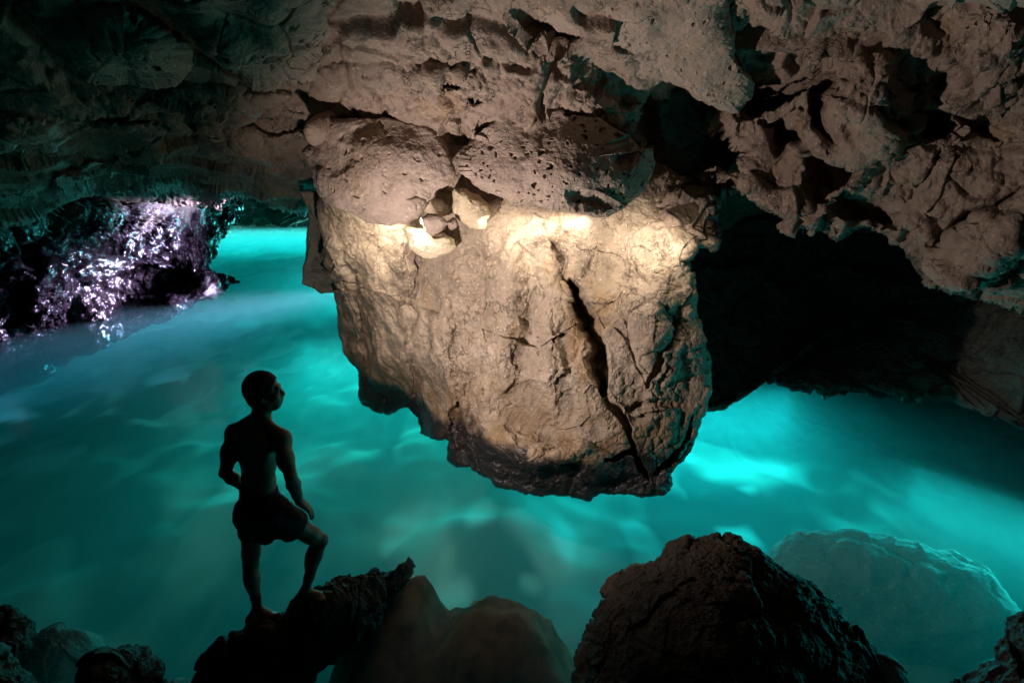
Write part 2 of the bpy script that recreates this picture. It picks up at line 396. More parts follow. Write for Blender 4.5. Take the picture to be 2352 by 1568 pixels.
def wall_mat():
    t = NT('wall rock, wet and black at its foot')
    n1 = t.noise(.8, 4, .6); n2 = t.noise(3.1, 4, .6); n3 = t.noise(11, 3, .6)
    dry = t.mix(t.rng(n1, .38, .62), (.05, .05, .04), (.085, .08, .065)); dry = t.mix(t.rng(n2, .48, .3), dry, (.02, .018, .016))
    z = t.math('ADD', t.sep(t.co)[2], t.math('MULTIPLY', t.math('SUBTRACT', t.noise(.55, 4, .6, co=t.mapv((1, 1, .5))), .5), 3.4))
    wet = t.rng(z, 3.0, 2.3)
    a = t.n('ShaderNodeBsdfPrincipled'); t.put(a.inputs['Base Color'], dry); a.inputs['Roughness'].default_value = .7; a.inputs['Specular IOR Level'].default_value = .3
    t.put(a.inputs['Normal'], t.bump(t.math('ADD', n2, t.math('MULTIPLY', n3, .4)), .06, .8))
    b = t.n('ShaderNodeBsdfPrincipled'); b.inputs['Base Color'].default_value = (.007, .005, .007, 1); b.inputs['Roughness'].default_value = .12; t.put(b.inputs['Specular IOR Level'], t.rng(t.noise(.75, 4, .65, co=t.mapv((1, 1, .4))), .46, .6, .03, .95))
    dr = t.noise(6.5, 3, .55, co=t.mapv((1, 1, .4)), dist=.6); kn = t.vor(5.5, 'SMOOTH_F1', t.mapv((1, 1, .7)))
    t.put(b.inputs['Normal'], t.bump(t.math('SUBTRACT', dr, t.math('MULTIPLY', kn, .8)), .16, 1.))
    m = t.n('ShaderNodeMixShader'); t.put(m.inputs[0], wet); t.t.links.new(a.outputs[0], m.inputs[1]); t.t.links.new(b.outputs[0], m.inputs[2])
    return t.done(m.outputs[0])
M['wall'] = wall_mat()
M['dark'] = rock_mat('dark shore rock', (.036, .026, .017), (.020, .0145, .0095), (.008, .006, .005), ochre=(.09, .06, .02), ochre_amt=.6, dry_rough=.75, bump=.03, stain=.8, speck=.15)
M['sub'] = rock_mat('submerged rock', (.13, .145, .125), (.095, .107, .092), (.055, .062, .053), ochre_amt=.1, bump=.012)
M['weed'] = rock_mat('brown weedy shoal', (.075, .046, .03), (.045, .028, .018), (.02, .013, .009), ochre_amt=.3, bump=.02, speck=.1)
M['bright'] = rock_mat('pale limestone cobble', (.62, .52, .37), (.52, .42, .28), (.28, .21, .14), ochre_amt=.2, stain=.2, bump=.008)
def sand_mat():
    t = NT('pale sand and weed patches')
    co = t.mapv((1, .5, 1), (0, 0, .3))
    a = t.noise(.85, 1, .4, co, .15); b = t.noise(1.35, .8, .35, co, .15); d = t.noise(.25, 1, .5)
    c = t.mix(t.rng(a, .42, .62), (.035, .045, .038), (.42, .44, .37))
    c = t.mix(t.rng(b, .50, .66), c, (.62, .64, .56))
    c = t.mix(t.math('MULTIPLY', t.rng(d, .54, .36), .75), c, (.03, .038, .032))
    p = t.sep(t.co); dx = t.math('MULTIPLY', t.math('ADD', p[0], .12), 1.0); dy = t.math('MULTIPLY', t.math('SUBTRACT', p[1], 3.85), .87)
    r = t.math('SQRT', t.math('ADD', t.math('MULTIPLY', dx, dx), t.math('MULTIPLY', dy, dy))); dx2 = t.math('MULTIPLY', t.math('ADD', p[0], .98), 1.35); dy2 = t.math('MULTIPLY', t.math('SUBTRACT', p[1], 3.9), .92)
    r = t.math('MINIMUM', r, t.math('SQRT', t.math('ADD', t.math('MULTIPLY', dx2, dx2), t.math('MULTIPLY', dy2, dy2)))); r = t.math('ADD', r, t.math('MULTIPLY', t.math('SUBTRACT', t.noise(2.4, 4, .6), .5), .9))
    wd = t.mix(t.rng(t.noise(3.5, 4, .6), .35, .65), (.05, .03, .019), (.15, .094, .06))
    c = t.mix(t.rng(r, 1.35, .75), c, wd)
    return t.done(t.bsdf(c, .95, None, .0))
M['sand'] = sand_mat()
def water_mat():
    t = NT('turquoise sea water')
    h = t.noise(2.2, 3, .5); h2 = t.noise(.7, 2, .5)
    nrm = t.bump(t.math('ADD', t.math('MULTIPLY', h, .4), h2), .05, .3)
    fr = t.n('ShaderNodeFresnel'); fr.inputs[0].default_value = 1.33; t.put(fr.inputs['Normal'], nrm)
    gl = t.n('ShaderNodeBsdfGlossy'); gl.inputs['Roughness'].default_value = .17; t.put(gl.inputs['Normal'], nrm)
    tr = t.n('ShaderNodeBsdfTransparent')
    mx = t.n('ShaderNodeMixShader'); t.put(mx.inputs[0], t.math('MULTIPLY', fr.outputs[0], .35)); t.t.links.new(tr.outputs[0], mx.inputs[1]); t.t.links.new(gl.outputs[0], mx.inputs[2])
    v = t.n('ShaderNodeVolumePrincipled'); v.inputs['Color'].default_value = (.40, .93, .92, 1); v.inputs['Density'].default_value = .06; v.inputs['Anisotropy'].default_value = .35
    ab = t.n('ShaderNodeVolumeAbsorption'); ab.inputs['Color'].default_value = (0, .93, .94, 1); ab.inputs['Density'].default_value = .18
    ad = t.n('ShaderNodeAddShader'); t.t.links.new(v.outputs[0], ad.inputs[0]); t.t.links.new(ab.outputs[0], ad.inputs[1])
    t.t.links.new(ad.outputs[0], t.out.inputs['Volume'])
    return t.done(mx.outputs[0])
M['water'] = water_mat()
def skin_mat():
    t = NT('tanned skin'); n = t.noise(9, 4); c = t.mix(t.rng(n, .35, .7), (.15, .08, .052), (.20, .112, .075))
    return t.done(t.bsdf(c, .5, t.bump(t.noise(120, 3), .002, .4), .4))
def cloth_mat():
    t = NT('dark swim short cloth'); n = t.noise(30, 3); c = t.mix(n, (.010, .010, .018), (.022, .020, .034))
    w = t.n('ShaderNodeTexWave'); w.inputs['Scale'].default_value = 90
    return t.done(t.bsdf(c, .8, t.bump(t.math('ADD', t.noise(14, 3), t.math('MULTIPLY', w.outputs[1], .1)), .012, .6), .2))
def hair_mat():
    t = NT('short black hair'); c = t.mix(t.noise(60, 3), (.006, .005, .005), (.018, .014, .011))
    return t.done(t.bsdf(c, .6, t.bump(t.noise(220, 2), .006, .9), .15))
# ------------------------------------------------------------------ the cave shell (roof and far walls)
def cave_shell():
    xs = np.concatenate([np.linspace(-1600, -70, 50), np.arange(-66, 2420, 2.7/LOD), np.linspace(2430, 4000, 50)])
    ys = np.concatenate([np.linspace(-2300, -60, 60), np.arange(-56, 560, 2.1/LOD), np.arange(562, 800, 12)])
    px, py = np.meshgrid(xs, ys)
    pts = [(-1600, -2300, 1.0), (1176, -2300, 1.1), (4000, -2300, 1.0), (-1600, -800, 2.1), (-1600, 300, 4.0), (-1600, 800, 5.5), (4000, -800, 2.0), (4000, 300, 4.2), (4000, 800, 5.5), (1176, -800, 2.2), (300, -800, 2.2), (2000, -800, 2.15),
           (-70, -60, 4.0), (300, -60, 4.1), (700, -60, 4.1), (1100, -60, 4.2), (1500, -60, 4.2), (1900, -60, 4.2), (2400, -60, 3.9),
           (-70, 100, 4.5), (300, 110, 4.75), (700, 110, 4.85), (1100, 110, 5.0), (1500, 110, 5.1), (1900, 110, 5.0), (2400, 110, 4.5),
           (-70, 220, 5.1), (300, 220, 5.5), (700, 220, 5.75), (900, 200, 5.42), (1000, 170, 5.15), (1250, 165, 5.1), (860, 262, 5.74), (860, 320, 6.15), (1000, 262, 5.52), (1120, 240, 5.4), (1260, 235, 5.33), (1120, 310, 5.8), (1300, 310, 5.72), (1400, 270, 5.45), (1550, 240, 6.4), (1900, 230, 5.9), (2400, 230, 5.1),
           (-70, 330, 5.9), (200, 330, 6.5), (450, 330, 6.9), (680, 330, 7.2), (850, 350, 6.4), (1040, 350, 5.9), (1280, 340, 5.8), (1560, 330, 6.6), (1900, 330, 7.2), (2400, 330, 6),
           (-70, 430, 7.0), (150, 430, 8.2), (350, 430, 9.2), (560, 440, 10.2), (700, 440, 10.3), (850, 430, 9), (1200, 430, 7.4), (1500, 430, 6.9), (1610, 470, 7.2), (1900, 430, 8.8), (2400, 430, 7),
           (200, 492, 14.5), (350, 492, 18), (470, 480, 19), (-70, 500, 8.6), (500, 448, 10.9), (620, 468, 11.5), (700, 484, 12), (-70, 560, 9), (150, 560, 15), (350, 560, 20), (540, 520, 28), (660, 530, 38), (760, 540, 38), (1200, 560, 14), (1700, 560, 10.5), (2400, 560, 8.5),
           (-70, 800, 12.5), (500, 800, 36), (1200, 800, 26), (1700, 800, 12), (2400, 800, 9)]
    Y = depth_fn(pts)(px, py)
    feats = [
        # roof lips and joints, left and centre
        ('groove', [(440, 205), (520, 245), (600, 262), (700, 262), (780, 240)], 16, .16),
        ('groove', [(75, 240), (160, 262), (250, 268), (310, 255)], 9, .2),
        ('groove', [(980, 160), (1040, 150), (1095, 163), (1120, 150), (1165, 125), (1240, 118), (1290, 85)], 8, .22),
        ('groove', [(990, 200), (1080, 203), (1085, 232), (1130, 232)], 6, .22),
        ('groove', [(560, 285), (640, 300), (700, 300)], 7, .15), ('groove', [(430, 265), (500, 285), (560, 285)], 9, .15),
        ('pool', [(1180, 40), (1290, 60), (1320, 100), (1240, 95)], 14, .25),
        ('pool', [(1330, 120), (1430, 160), (1470, 230), (1440, 240), (1330, 200)], 22, .25),
        ('dome', 560, 235, 190, 45, .12, -.28, 1.2), ('dome', 380, 275, 60, 24, .1, -.18, .8), ('dome', 330, 300, 60, 26, .2, -.2, .7), ('dome', 60, 320, 110, 60, .2, -.3, .8),
        ('dome', 215, 425, 110, 48, -.1, -.5, .7), ('dome', 830, 165, 140, 30, -.1, -.14, .8), ('dome', 1010, 175, 70, 24, 0, -.16, .6),
        # hollows of the right side
        ('pool', [(1490, 230), (1560, 215), (1700, 300), (1640, 420), (1530, 460), (1515, 330)], 22, .75),
    ]
    Y = Y+features(px, py, feats)*np.clip(Y/6, .8, 1.4)
    Y = Y*(1+3.6*inside(px, py, [(520, 462), (560, 455), (600, 466), (640, 482), (700, 496), (800, 506), (800, 690), (440, 690), (440, 560), (490, 520)], 5))
    G = at(px, py, Y); N = orient(grid_normals(G), G)
    P = G.reshape(-1, 3)
    d = rock_detail(P, dict(block=.10, bs=.75, joint=.03, flat=1.0, block2=.05, bs2=1.9, joint2=.012, peb=((4.2, .035), (9, .022), (17, .009)), pm0=-.1, crack=.010, soft=.12, ss=.8, fine=.012, pits=.012, ps=7)).reshape(px.shape)
    rub = inside(px, py, [(720, 250), (860, 190), (1000, 165), (1200, 140), (1330, 120), (1440, 190), (1500, 240), (1480, 320), (1250, 270), (1060, 330), (980, 290), (850, 270)], 25); b_ = (rub > .01) & (py > -50)
    d[b_] += (rub[b_]*rock_detail(G[b_], dict(block=0, block2=0, crack=0, soft=0, fine=.01, pebmask=0, peb=((4.5, .055), (9.5, .03), (19, .014)), seed=14)))
    far = np.where(Y > 20, 1.5, np.clip(1.25-(Y-5)*.06, .8, 1.1))
    G0 = G; G = G+N*(d*far)[..., None]
    fine = ((px > -66) & (px < 2420) & (py > -56) & (py < 560)).astype(float)
    G = relax(G, False, 16, 2.6, fine*(Y < 16), G0)
    return mesh_obj('cave_roof', G.reshape(-1, 3), grid_quads(*px.shape), None, M['ceiling'])
o = tag(cave_shell(), kind='structure')

# ------------------------------------------------------------------ sea bed and water
def sea_bed():
    xs = np.concatenate([np.linspace(-60, -9, 60), np.arange(-8.9, 9, .07/LOD), np.linspace(9.1, 60, 60)])
    ys = np.concatenate([np.linspace(-12, .9, 20), np.arange(1, 14, .07/LOD), np.linspace(14.1, 80, 120)])
    x, y = np.meshgrid(xs, ys)
    P = np.stack([x, y, 0*x], -1).reshape(-1, 3)
    z = -1.85+.30*fbm(P, .33, 3).reshape(x.shape)+.13*fbm(P+9, .8, 2).reshape(x.shape)
    z -= 1.1*np.exp(-((x+3.6)**2/3.5+(y-3.6)**2/4))
    q_ = np.minimum(np.sqrt(((x+.15)/1.0)**2+((y-3.8)/1.15)**2), np.sqrt(((x+.98)/.72)**2+((y-3.9)/1.1)**2))+.20*fbm(P+4, 1.5, 4).reshape(x.shape)
    z += .8*np.exp(-((y-1.2)/1.0)**2)
    mk = 1-sst(q_, .15, 1.55)          # brown weedy shoal between the ledge and the large boulder
    z = z*(1-mk)+mk*(-.17+.07*fbm(P+4, 3.2, 4).reshape(x.shape))
    return mesh_obj('sea_bed', np.stack([x, y, z], -1).reshape(-1, 3), grid_quads(*x.shape), None, M['sand'])
tag(sea_bed(), kind='structure')
def sea_water():
    a, b, c, d, z = -40, 40, -10, 70, -3.6
    V = [(a, c, 0), (b, c, 0), (b, d, 0), (a, d, 0), (a, c, z), (b, c, z), (b, d, z), (a, d, z)]
    return mesh_obj('sea_water', V, [(0, 1, 2, 3), (7, 6, 5, 4), (0, 4, 5, 1), (1, 5, 6, 2), (2, 6, 7, 3), (3, 7, 4, 0)], None, M['water'], smooth=False)
tag(sea_water(), kind='structure')
# ------------------------------------------------------------------ rocks
CONG = dict(block=.10, bs=1.2, joint=.05, block2=.06, bs2=2.9, joint2=.02, peb=((4.2, .05), (9, .03), (18, .010)), pm0=-.25, crack=.012, soft=.14, ss=1.0, fine=.012, rough=.006)
SMOOTH = dict(be=.45, block=.045, bs=1.1, joint=.0, block2=.014, bs2=2.6, joint2=.003, peb=(), crack=.0, soft=.07, ss=1.2, fine=.009, pits=.02, ps=11)
# the great pillar
pil_out = [(735, 420), (1000, 330), (1400, 330), (1640, 430), (1640, 470), (1600, 575), (1572, 590), (1590, 640), (1612, 720), (1632, 800), (1642, 850), (1628, 905), (1622, 960), (1605, 1010), (1585, 1050), (1552, 1092), (1518, 1130), (1500, 1138), (1345, 1142), (1200, 1130), (1144, 1112), (1095, 1085), (1038, 1066), (1030, 1000), (966, 1005), (952, 942), (834, 938), (826, 880), (828, 850), (800, 825), (783, 770), (780, 700), (778, 648), (764, 632), (738, 622), (732, 590), (738, 545), (722, 500), (722, 470)]
pil_dep = [(1505, 1112, 'z', .0), (1420, 1108, 'z', 0), (1340, 1104, 'z', 0), (1200, 1094, 'z', 0), (1140, 1078, 'z', 0), (1045, 1035, 'z', 0), (970, 972, 'z', 0), (900, 908, 'z', 0), (838, 903, 'z', 0), (1585, 1050, 5.8), (1620, 920, 5.78), (1640, 840, 5.78), (1600, 700, 5.85),
           
           (1340, 1000, 5.62), (1340, 880, 5.7), (1340, 750, 5.85), (1340, 620, 6.1), (1340, 500, 6.2), (1200, 950, 5.9), (1150, 800, 6.2), (1150, 600, 6.35), (1150, 480, 6.4), (1050, 900, 6.5), (1040, 750, 6.6), (1040, 600, 6.6),
           (980, 900, 6.95), (975, 700, 6.9), (975, 560, 6.7), (900, 860, 7.7), (890, 700, 7.5), (890, 560, 7.2), (820, 760, 8.3), (810, 650, 8.0), (830, 540, 7.5), (750, 620, 8.0), (740, 540, 7.8), (1500, 950, 5.68), (1520, 800, 5.78), (1520, 620, 5.9), (1590, 560, 6.0), (1000, 400, 6.4), (1400, 400, 6.3), (1620, 470, 6.5)]
pil_feat = [('groove', [(1312, 650), (1330, 695), (1350, 740), (1368, 800), (1382, 860), (1390, 905)], 30, .6), ('groove', [(1372, 850), (1400, 915), (1430, 960), (1455, 1010), (1470, 1060), (1485, 1100)], 9, .16),
            ('groove', [(1250, 520), (1275, 580), (1290, 640), (1320, 690)], 7, .1), ('groove', [(952, 560), (960, 650), (955, 760), (945, 850), (958, 930)], 12, .14), ('groove', [(790, 560), (815, 640), (830, 740), (838, 830)], 12, .16),
            ('groove', [(1120, 640), (1115, 750), (1140, 850), (1130, 950)], 9, .04), ('groove', [(1040, 930), (1045, 1000), (1055, 1040)], 14, .12), ('groove', [(1400, 1060), (1440, 1035), (1470, 1040)], 9, .18),
            ('groove', [(1550, 730), (1548, 780), (1520, 830), (1480, 900)], 9, .08), ('groove', [(1430, 940), (1500, 925), (1570, 930)], 7, .06), ('groove', [(1440, 560), (1470, 640), (1540, 720), (1600, 800)], 5, .04), ('groove', [(1360, 560), (1350, 640)], 5, .04),
            ('groove', [(1590, 950), (1575, 1000), (1540, 1060), (1510, 1085)], 10, .1),
            ('pool', [(1010, 560), (1130, 580), (1135, 680), (1110, 800), (1050, 820), (1030, 700)], 26, .10), ('dome', 1165, 720, 45, 190, .05, -.2, .8), ('dome', 890, 690, 52, 220, 0, -.2, 1), ('dome', 1010, 860, 40, 170, .03, -.16, .9), ('dome', 1260, 780, 36, 200, -.05, -.14, .9), ('dome', 1090, 900, 30, 140, 0, .12, 1), ('dome', 1500, 760, 60, 260, -.12, -.14, 1), ('dome', 815, 720, 22, 130, -.1, -.15, .9), ('dome', 1260, 960, 130, 80, .2, .16, 1), ('dome', 1250, 1040, 220, 50, .2, -.18, 1),
            ('dome', 1450, 600, 90, 120, 0, .12, 1)]
tag(relief('rock_pillar', pil_out, pil_dep, 2.2, 1400, 420, lambda x, y: np.where(y > 890, .05, np.where(x > 1400, .14, .28)),
    dict(block=.035, bs=1.0, joint=.008, block2=.018, bs2=2.2, joint2=.0, peb=((8, .014), (16, .008)), pm0=.05, crack=.006, cs=1.3, soft=.10, ss=1.1, fine=.014, flat=.45, rough=.010, seed=2), M['pillar'], center=(1230, 800), feats=pil_feat, patch=([(1000, 590), (1060, 570), (1130, 560), (1150, 620), (1125, 690), (1100, 780), (1085, 840), (1030, 800), (1045, 700)], 18, dict(block=0, block2=0, crack=0, soft=0, fine=.01, pebmask=0, peb=((6, .035), (12, .025), (24, .012)), seed=9)), gamma=1.0),
    'massive fluted limestone pillar lit from above, standing in the turquoise water', 'rock pillar')
tag(relief('hanging_rock', [(690, 440), (780, 440), (800, 560), (790, 640), (776, 672), (750, 676), (735, 679), (715, 668), (694, 652), (699, 600), (703, 540), (708, 480)], [(700, 480, 8.6), (700, 640, 8.9), (770, 660, 8.9), (780, 480, 8.6)], 1.0, 500, 160, .06, dict(SMOOTH, soft=.06, block=.03, seed=6), M['left'], jag=4, sm=0),
    'dark greenish fang of rock hanging behind the left edge of the pillar', 'hanging rock')
# blocks of the roof hanging over the pillar
tag(relief('overhanging_boulder', [(1042, 395), (1048, 345), (1090, 300), (1160, 268), (1260, 250), (1370, 268), (1440, 300), (1475, 340), (1508, 335), (1512, 380), (1500, 420), (1460, 455), (1420, 490), (1395, 508), (1340, 505), (1260, 490), (1180, 475), (1130, 450), (1080, 420)],
    [(1100, 350, 5.5), (1160, 272, 5.5), (1370, 272, 5.42), (1280, 300, 5.36), (1280, 400, 5.2), (1200, 470, 5.35), (1390, 500, 5.35), (1480, 360, 5.45), (1430, 330, 5.35)], 1.5, 900, 230, lambda x, y: np.where(y < 310, .02, np.where(x > 1440, .3, .2)),
    dict(be=.45, block=.04, bs=1.0, joint=0, block2=.02, joint2=.0, peb=(), crack=.0, soft=.06, fine=.010, pits=.05, ps=13, pitp=.9, seed=5), M['slab'], jag=3, feats=[('dome', 1360, 460, 60, 24, .2, .09, 1), ('dome', 1440, 360, 40, 30, 0, .1, 1)]),
    'broad pitted grey boulder overhanging the bright top of the pillar', 'boulder')
tag(relief('overhanging_boulder', [(690, 345), (715, 320), (760, 290), (840, 268), (930, 275), (1010, 310), (1040, 350), (1042, 400), (1030, 425), (985, 448), (960, 490), (935, 512), (880, 520), (840, 518), (800, 492), (745, 470), (718, 430), (705, 385)],
    [(720, 360, 6.0), (840, 272, 5.78), (940, 280, 5.7), (850, 310, 5.68), (900, 400, 5.6), (1020, 380, 5.65), (880, 500, 5.75), (760, 450, 5.95)], 1.5, 800, 220, lambda x, y: np.where(y < 310, .03, np.where(x > 1000, .08, .28)),
    dict(SMOOTH, soft=.08, pits=.02, ps=8, seed=8), M['slab'], jag=3, feats=[('groove', [(930, 455), (965, 450), (985, 470)], 7, .1), ('dome', 760, 360, 70, 40, .3, .08, 1)]),
    'smooth rounded pinkish boulder overhanging the left shoulder of the pillar', 'boulder')
tag(relief('overhanging_boulder', [(705, 290), (720, 268), (760, 262), (800, 275), (798, 310), (770, 340), (735, 338), (708, 325)], [(750, 300, 5.85)], .6, 300, 70, .22, dict(SMOOTH, seed=3), M['slab'], jag=2),
    'small smooth knob of pale rock jutting above the rounded pinkish boulder', 'boulder')
# wedged cobbles in the bright gap
for i, (ol, Y, th, lab) in enumerate([
    ([(1035, 430), (1070, 425), (1110, 445), (1138, 470), (1130, 500), (1110, 530), (1085, 528), (1050, 505), (1035, 470)], 5.95, .5, 'pale boulder wedged upright in the gap between the two overhanging boulders'),
    ([(918, 520), (960, 515), (1000, 522), (1050, 540), (1058, 570), (1035, 590), (1000, 598), (965, 585), (935, 572), (930, 550)], 6.15, .5, 'brightest lamp-lit pale boulder lodged at the top of the pillar'),
    ([(965, 505), (985, 492), (1020, 490), (1035, 510), (1015, 532), (980, 535)], 5.95, .3, 'grey cobble lodged right above the brightest pale boulder'),
    ([(1022, 508), (1045, 495), (1062, 510), (1055, 528), (1032, 530)], 5.95, .25, 'small dark cobble squeezed under the upright pale boulder')]):
    tag(relief('wedged_stone', ol, [(ol[0][0], ol[0][1], Y), (ol[2][0], ol[2][1], Y), (ol[-1][0], ol[-1][1], Y+.02)], th, 220, 60, .2 if i < 2 else .1, dict(SMOOTH, seed=20+i, pits=.0, block=.025, bs=3, block2=.014, bs2=7), M['bright'] if i < 2 else M['slab'], jag=2), lab, 'stone', 'stones wedged at the top of the pillar')
# loose rubble in the scar down the middle of the pillar
rr = np.random.RandomState(4)
# the big smooth roof slab and the broken mass on the right
tag(relief('roof_slab', [(1120, -160), (1190, -40), (1240, 30), (1290, 80), (1340, 108), (1430, 148), (1455, 185), (1545, 205), (1640, 262), (1690, 268), (1730, 230), (1740, 180), (1700, 120), (1668, 50), (1660, -30), (1690, -160)],
    [(1290, 80, 4.95), (1450, 185, 5.25), (1640, 262, 5.45), (1500, 50, 4.7), (1700, 120, 5.0), (1300, -100, 4.1), (1650, -120, 4.05)], 1.1, 900, 240, .22, dict(SMOOTH, soft=.07, seed=11, peb=((17, .005),)), M['slab'], jag=4),
    'big smooth tilted slab of the roof with a dark hollow below its edge', 'rock slab')
rm_out = [(1640, 285), (1690, 262), (1760, 230), (1790, 200), (1860, 180), (1880, 140), (1850, 90), (1800, 60), (1700, 20), (1680, -60), (1700, -200), (2560, -300), (2600, 400), (2560, 750), (2400, 735), (2250, 690), (2150, 668), (2120, 640), (2080, 590), (2070, 560), (2010, 535), (1985, 520), (1950, 545), (1925, 555), (1895, 535), (1862, 540), (1830, 520), (1790, 500), (1745, 480), (1700, 440), (1660, 425), (1640, 445), (1655, 490), (1660, 540), (1640, 570), (1600, 578), (1560, 575), (1520, 540), (1500, 500), (1530, 440), (1600, 400), (1690, 395), (1700, 350)]
rm_dep = [(1650, 300, 5.9), (1560, 540, 6.05), (1650, 550, 6.0), (1600, 460, 6.1), (1700, 440, 5.9), (1860, 530, 5.7), (1990, 510, 5.7), (2100, 600, 5.6), (2250, 680, 5.3), (2400, 700, 5.0), (1800, 350, 5.75), (1950, 300, 5.2), (2000, 420, 5.4), (2150, 480, 5.3), (2300, 350, 4.9), (2300, 550, 4.95), (2300, 150, 4.5), (1950, 120, 4.85), (2100, 0, 4.3), (1750, 0, 4.55), (2500, -200, 3.4), (2650, 400, 4.2), (1900, -200, 3.9), (2600, 700, 4.5)]
rm_feat = [('pool', [(1700, 70), (1760, 95), (1850, 75), (1885, 140), (1865, 200), (1800, 235), (1720, 265), (1690, 230), (1700, 150)], 16, .9),
           ('groove', [(1880, 140), (1878, 200), (1862, 260), (1890, 300), (1910, 330)], 12, .35), ('dome', 1985, 250, 120, 120, .3, -.35, .6), ('pool', [(2100, 255), (2170, 260), (2190, 300), (2130, 310)], 12, .35),
           ('pool', [(1760, 285), (1830, 292), (1840, 320), (1780, 345)], 12, .5), ('pool', [(1860, 350), (1950, 380), (1960, 400), (1900, 440), (1870, 470), (1850, 400)], 16, .6), ('pool', [(1920, 460), (2030, 480), (2060, 510), (1960, 510)], 14, .5),
           ('groove', [(2060, 170), (2100, 220), (2160, 220), (2170, 160)], 10, .2), ('dome', 2130, 180, 50, 60, 0, .18, 1), ('dome', 2300, 150, 130, 150, 0, -.25, .7), ('groove', [(2180, 250), (2230, 300), (2290, 330)], 10, .2),
           ('dome', 2280, 560, 190, 70, -.75, -.4, .6), ('groove', [(2130, 570), (2220, 500), (2352, 430)], 9, .25), ('pool', [(1560, 380), (1640, 400), (1690, 420), (1620, 440), (1580, 430)], 10, .4), ('pool', [(1540, 480), (1600, 475), (1590, 500), (1570, 515)], 7, .25)]
tag(relief_grid('hanging_rock_mass', rm_out, rm_dep, 1.2, 2.3, .20, dict(CONG, seed=31), M['ceiling'], feats=rm_feat, jag=8),
    'knobbly mass of conglomerate rock hanging down along the right side of the roof', 'rock mass')
# dark blocks of the roof at the upper left
tag(relief('roof_boulder', [(140, 40), (180, -10), (300, 0), (390, 60), (430, 110), (445, 155), (430, 195), (395, 208), (300, 200), (210, 190), (160, 150), (142, 100)], [(300, 100, 4.35), (200, 50, 4.2), (400, 180, 4.6)], .9, 600, 160, .4, dict(SMOOTH, pits=.03, ps=8, soft=.1, seed=41), M['slab'], jag=4),
    'dark rounded boulder bulging from the roof at the upper left', 'boulder')
tag(relief('roof_boulder', [(330, -60), (420, 50), (460, 120), (500, 170), (560, 210), (620, 222), (690, 212), (735, 190), (745, 140), (760, 60), (780, -60), (560, -140)], [(420, 50, 4.1), (600, 100, 4.3), (650, 200, 4.75), (740, 80, 4.4), (560, -80, 3.7)], .9, 800, 220, .35, dict(SMOOTH, block2=.05, joint2=.03, crack=.03, soft=.1, seed=44), M['slab'], jag=6),
    'broad dark cracked boulder bulging from the roof above the man', 'boulder')
# left wall
lw_out = [(-900, 330), (-100, 380), (60, 420), (200, 470), (330, 455), (420, 450), (500, 450), (545, 452), (548, 470), (530, 510), (505, 540), (490, 560), (488, 600), (490, 625), (520, 630), (545, 648), (535, 670), (480, 690), (430, 720), (300, 780), (100, 850), (-200, 920), (-900, 900)]
lw_dep = [(-60, 450, 8.3), (200, 480, 11), (400, 470, 15), (520, 470, 20), (500, 540, 18.7), (488, 600, 18.0), (545, 655, 'z', .05), (480, 680, 'z', .05), (400, 700, 'z', .0), (250, 722, 'z', 0), (0, 775, 'z', 0), (-300, 850, 'z', 0), (-700, 870, 'z', 0), (-700, 500, 7), (100, 600, 11.2), (300, 600, 14.4), (-60, 620, 9.3), (300, 665, 15.3), (420, 660, 16.5), (430, 720, 15.2), (300, 780, 13.6)]
lw_feat = [('pool', [(180, 640), (300, 610), (420, 600), (440, 650), (300, 690), (200, 680)], 25, .7), ('pool', [(-50, 600), (60, 640), (60, 720), (-50, 760)], 30, .6), ('groove', [(0, 430), (20, 520), (60, 580), (90, 640)], 14, .5)]
tag(relief('rock_wall', lw_out, lw_dep, 3.0, 1300, 380, .8, dict(block=.10, bs=.5, joint=.03, block2=.09, bs2=1.1, joint2=.02, peb=((2.2, .10), (4.6, .06)), pm0=-.3, crack=.02, soft=.3, ss=.4, fine=.03, flat=.5, rough=.05, seed=51), M['wall'], center=(330, 600), feats=lw_feat, jag=5),
    'wet black weedy rock wall glinting violet above the far left water', 'rock wall')
# far end of the channel
tag(relief('far_rock', [(470, 440), (560, 440), (640, 462), (720, 485), (800, 490), (800, 512), (720, 518), (640, 516), (600, 521), (560, 528), (500, 530), (470, 520)], [(500, 500, 34), (600, 500, 40), (760, 505, 46), (600, 460, 30)], 6, 500, 90, 2.5, dict(scale=4, seed=61, soft=.2), M['left'], jag=3),
    'distant green lit rocks closing the far end of the water channel', 'rocks')
# back wall of the right hand hollow, hanging just clear of the water
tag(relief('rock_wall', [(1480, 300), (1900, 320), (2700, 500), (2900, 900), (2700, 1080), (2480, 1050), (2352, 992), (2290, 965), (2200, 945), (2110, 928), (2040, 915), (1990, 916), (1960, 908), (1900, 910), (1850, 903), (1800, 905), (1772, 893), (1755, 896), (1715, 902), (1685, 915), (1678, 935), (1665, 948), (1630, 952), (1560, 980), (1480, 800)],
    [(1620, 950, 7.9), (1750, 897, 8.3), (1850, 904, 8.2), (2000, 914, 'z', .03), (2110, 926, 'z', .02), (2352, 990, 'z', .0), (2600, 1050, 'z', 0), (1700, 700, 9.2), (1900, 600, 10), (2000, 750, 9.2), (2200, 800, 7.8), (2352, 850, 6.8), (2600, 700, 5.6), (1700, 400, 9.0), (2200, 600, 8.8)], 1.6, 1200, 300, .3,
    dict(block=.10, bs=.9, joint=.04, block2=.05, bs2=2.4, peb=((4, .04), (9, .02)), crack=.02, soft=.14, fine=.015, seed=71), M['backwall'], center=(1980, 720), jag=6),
    'dark back wall of the hollow right of the pillar, its foot clear of the water', 'rock wall')
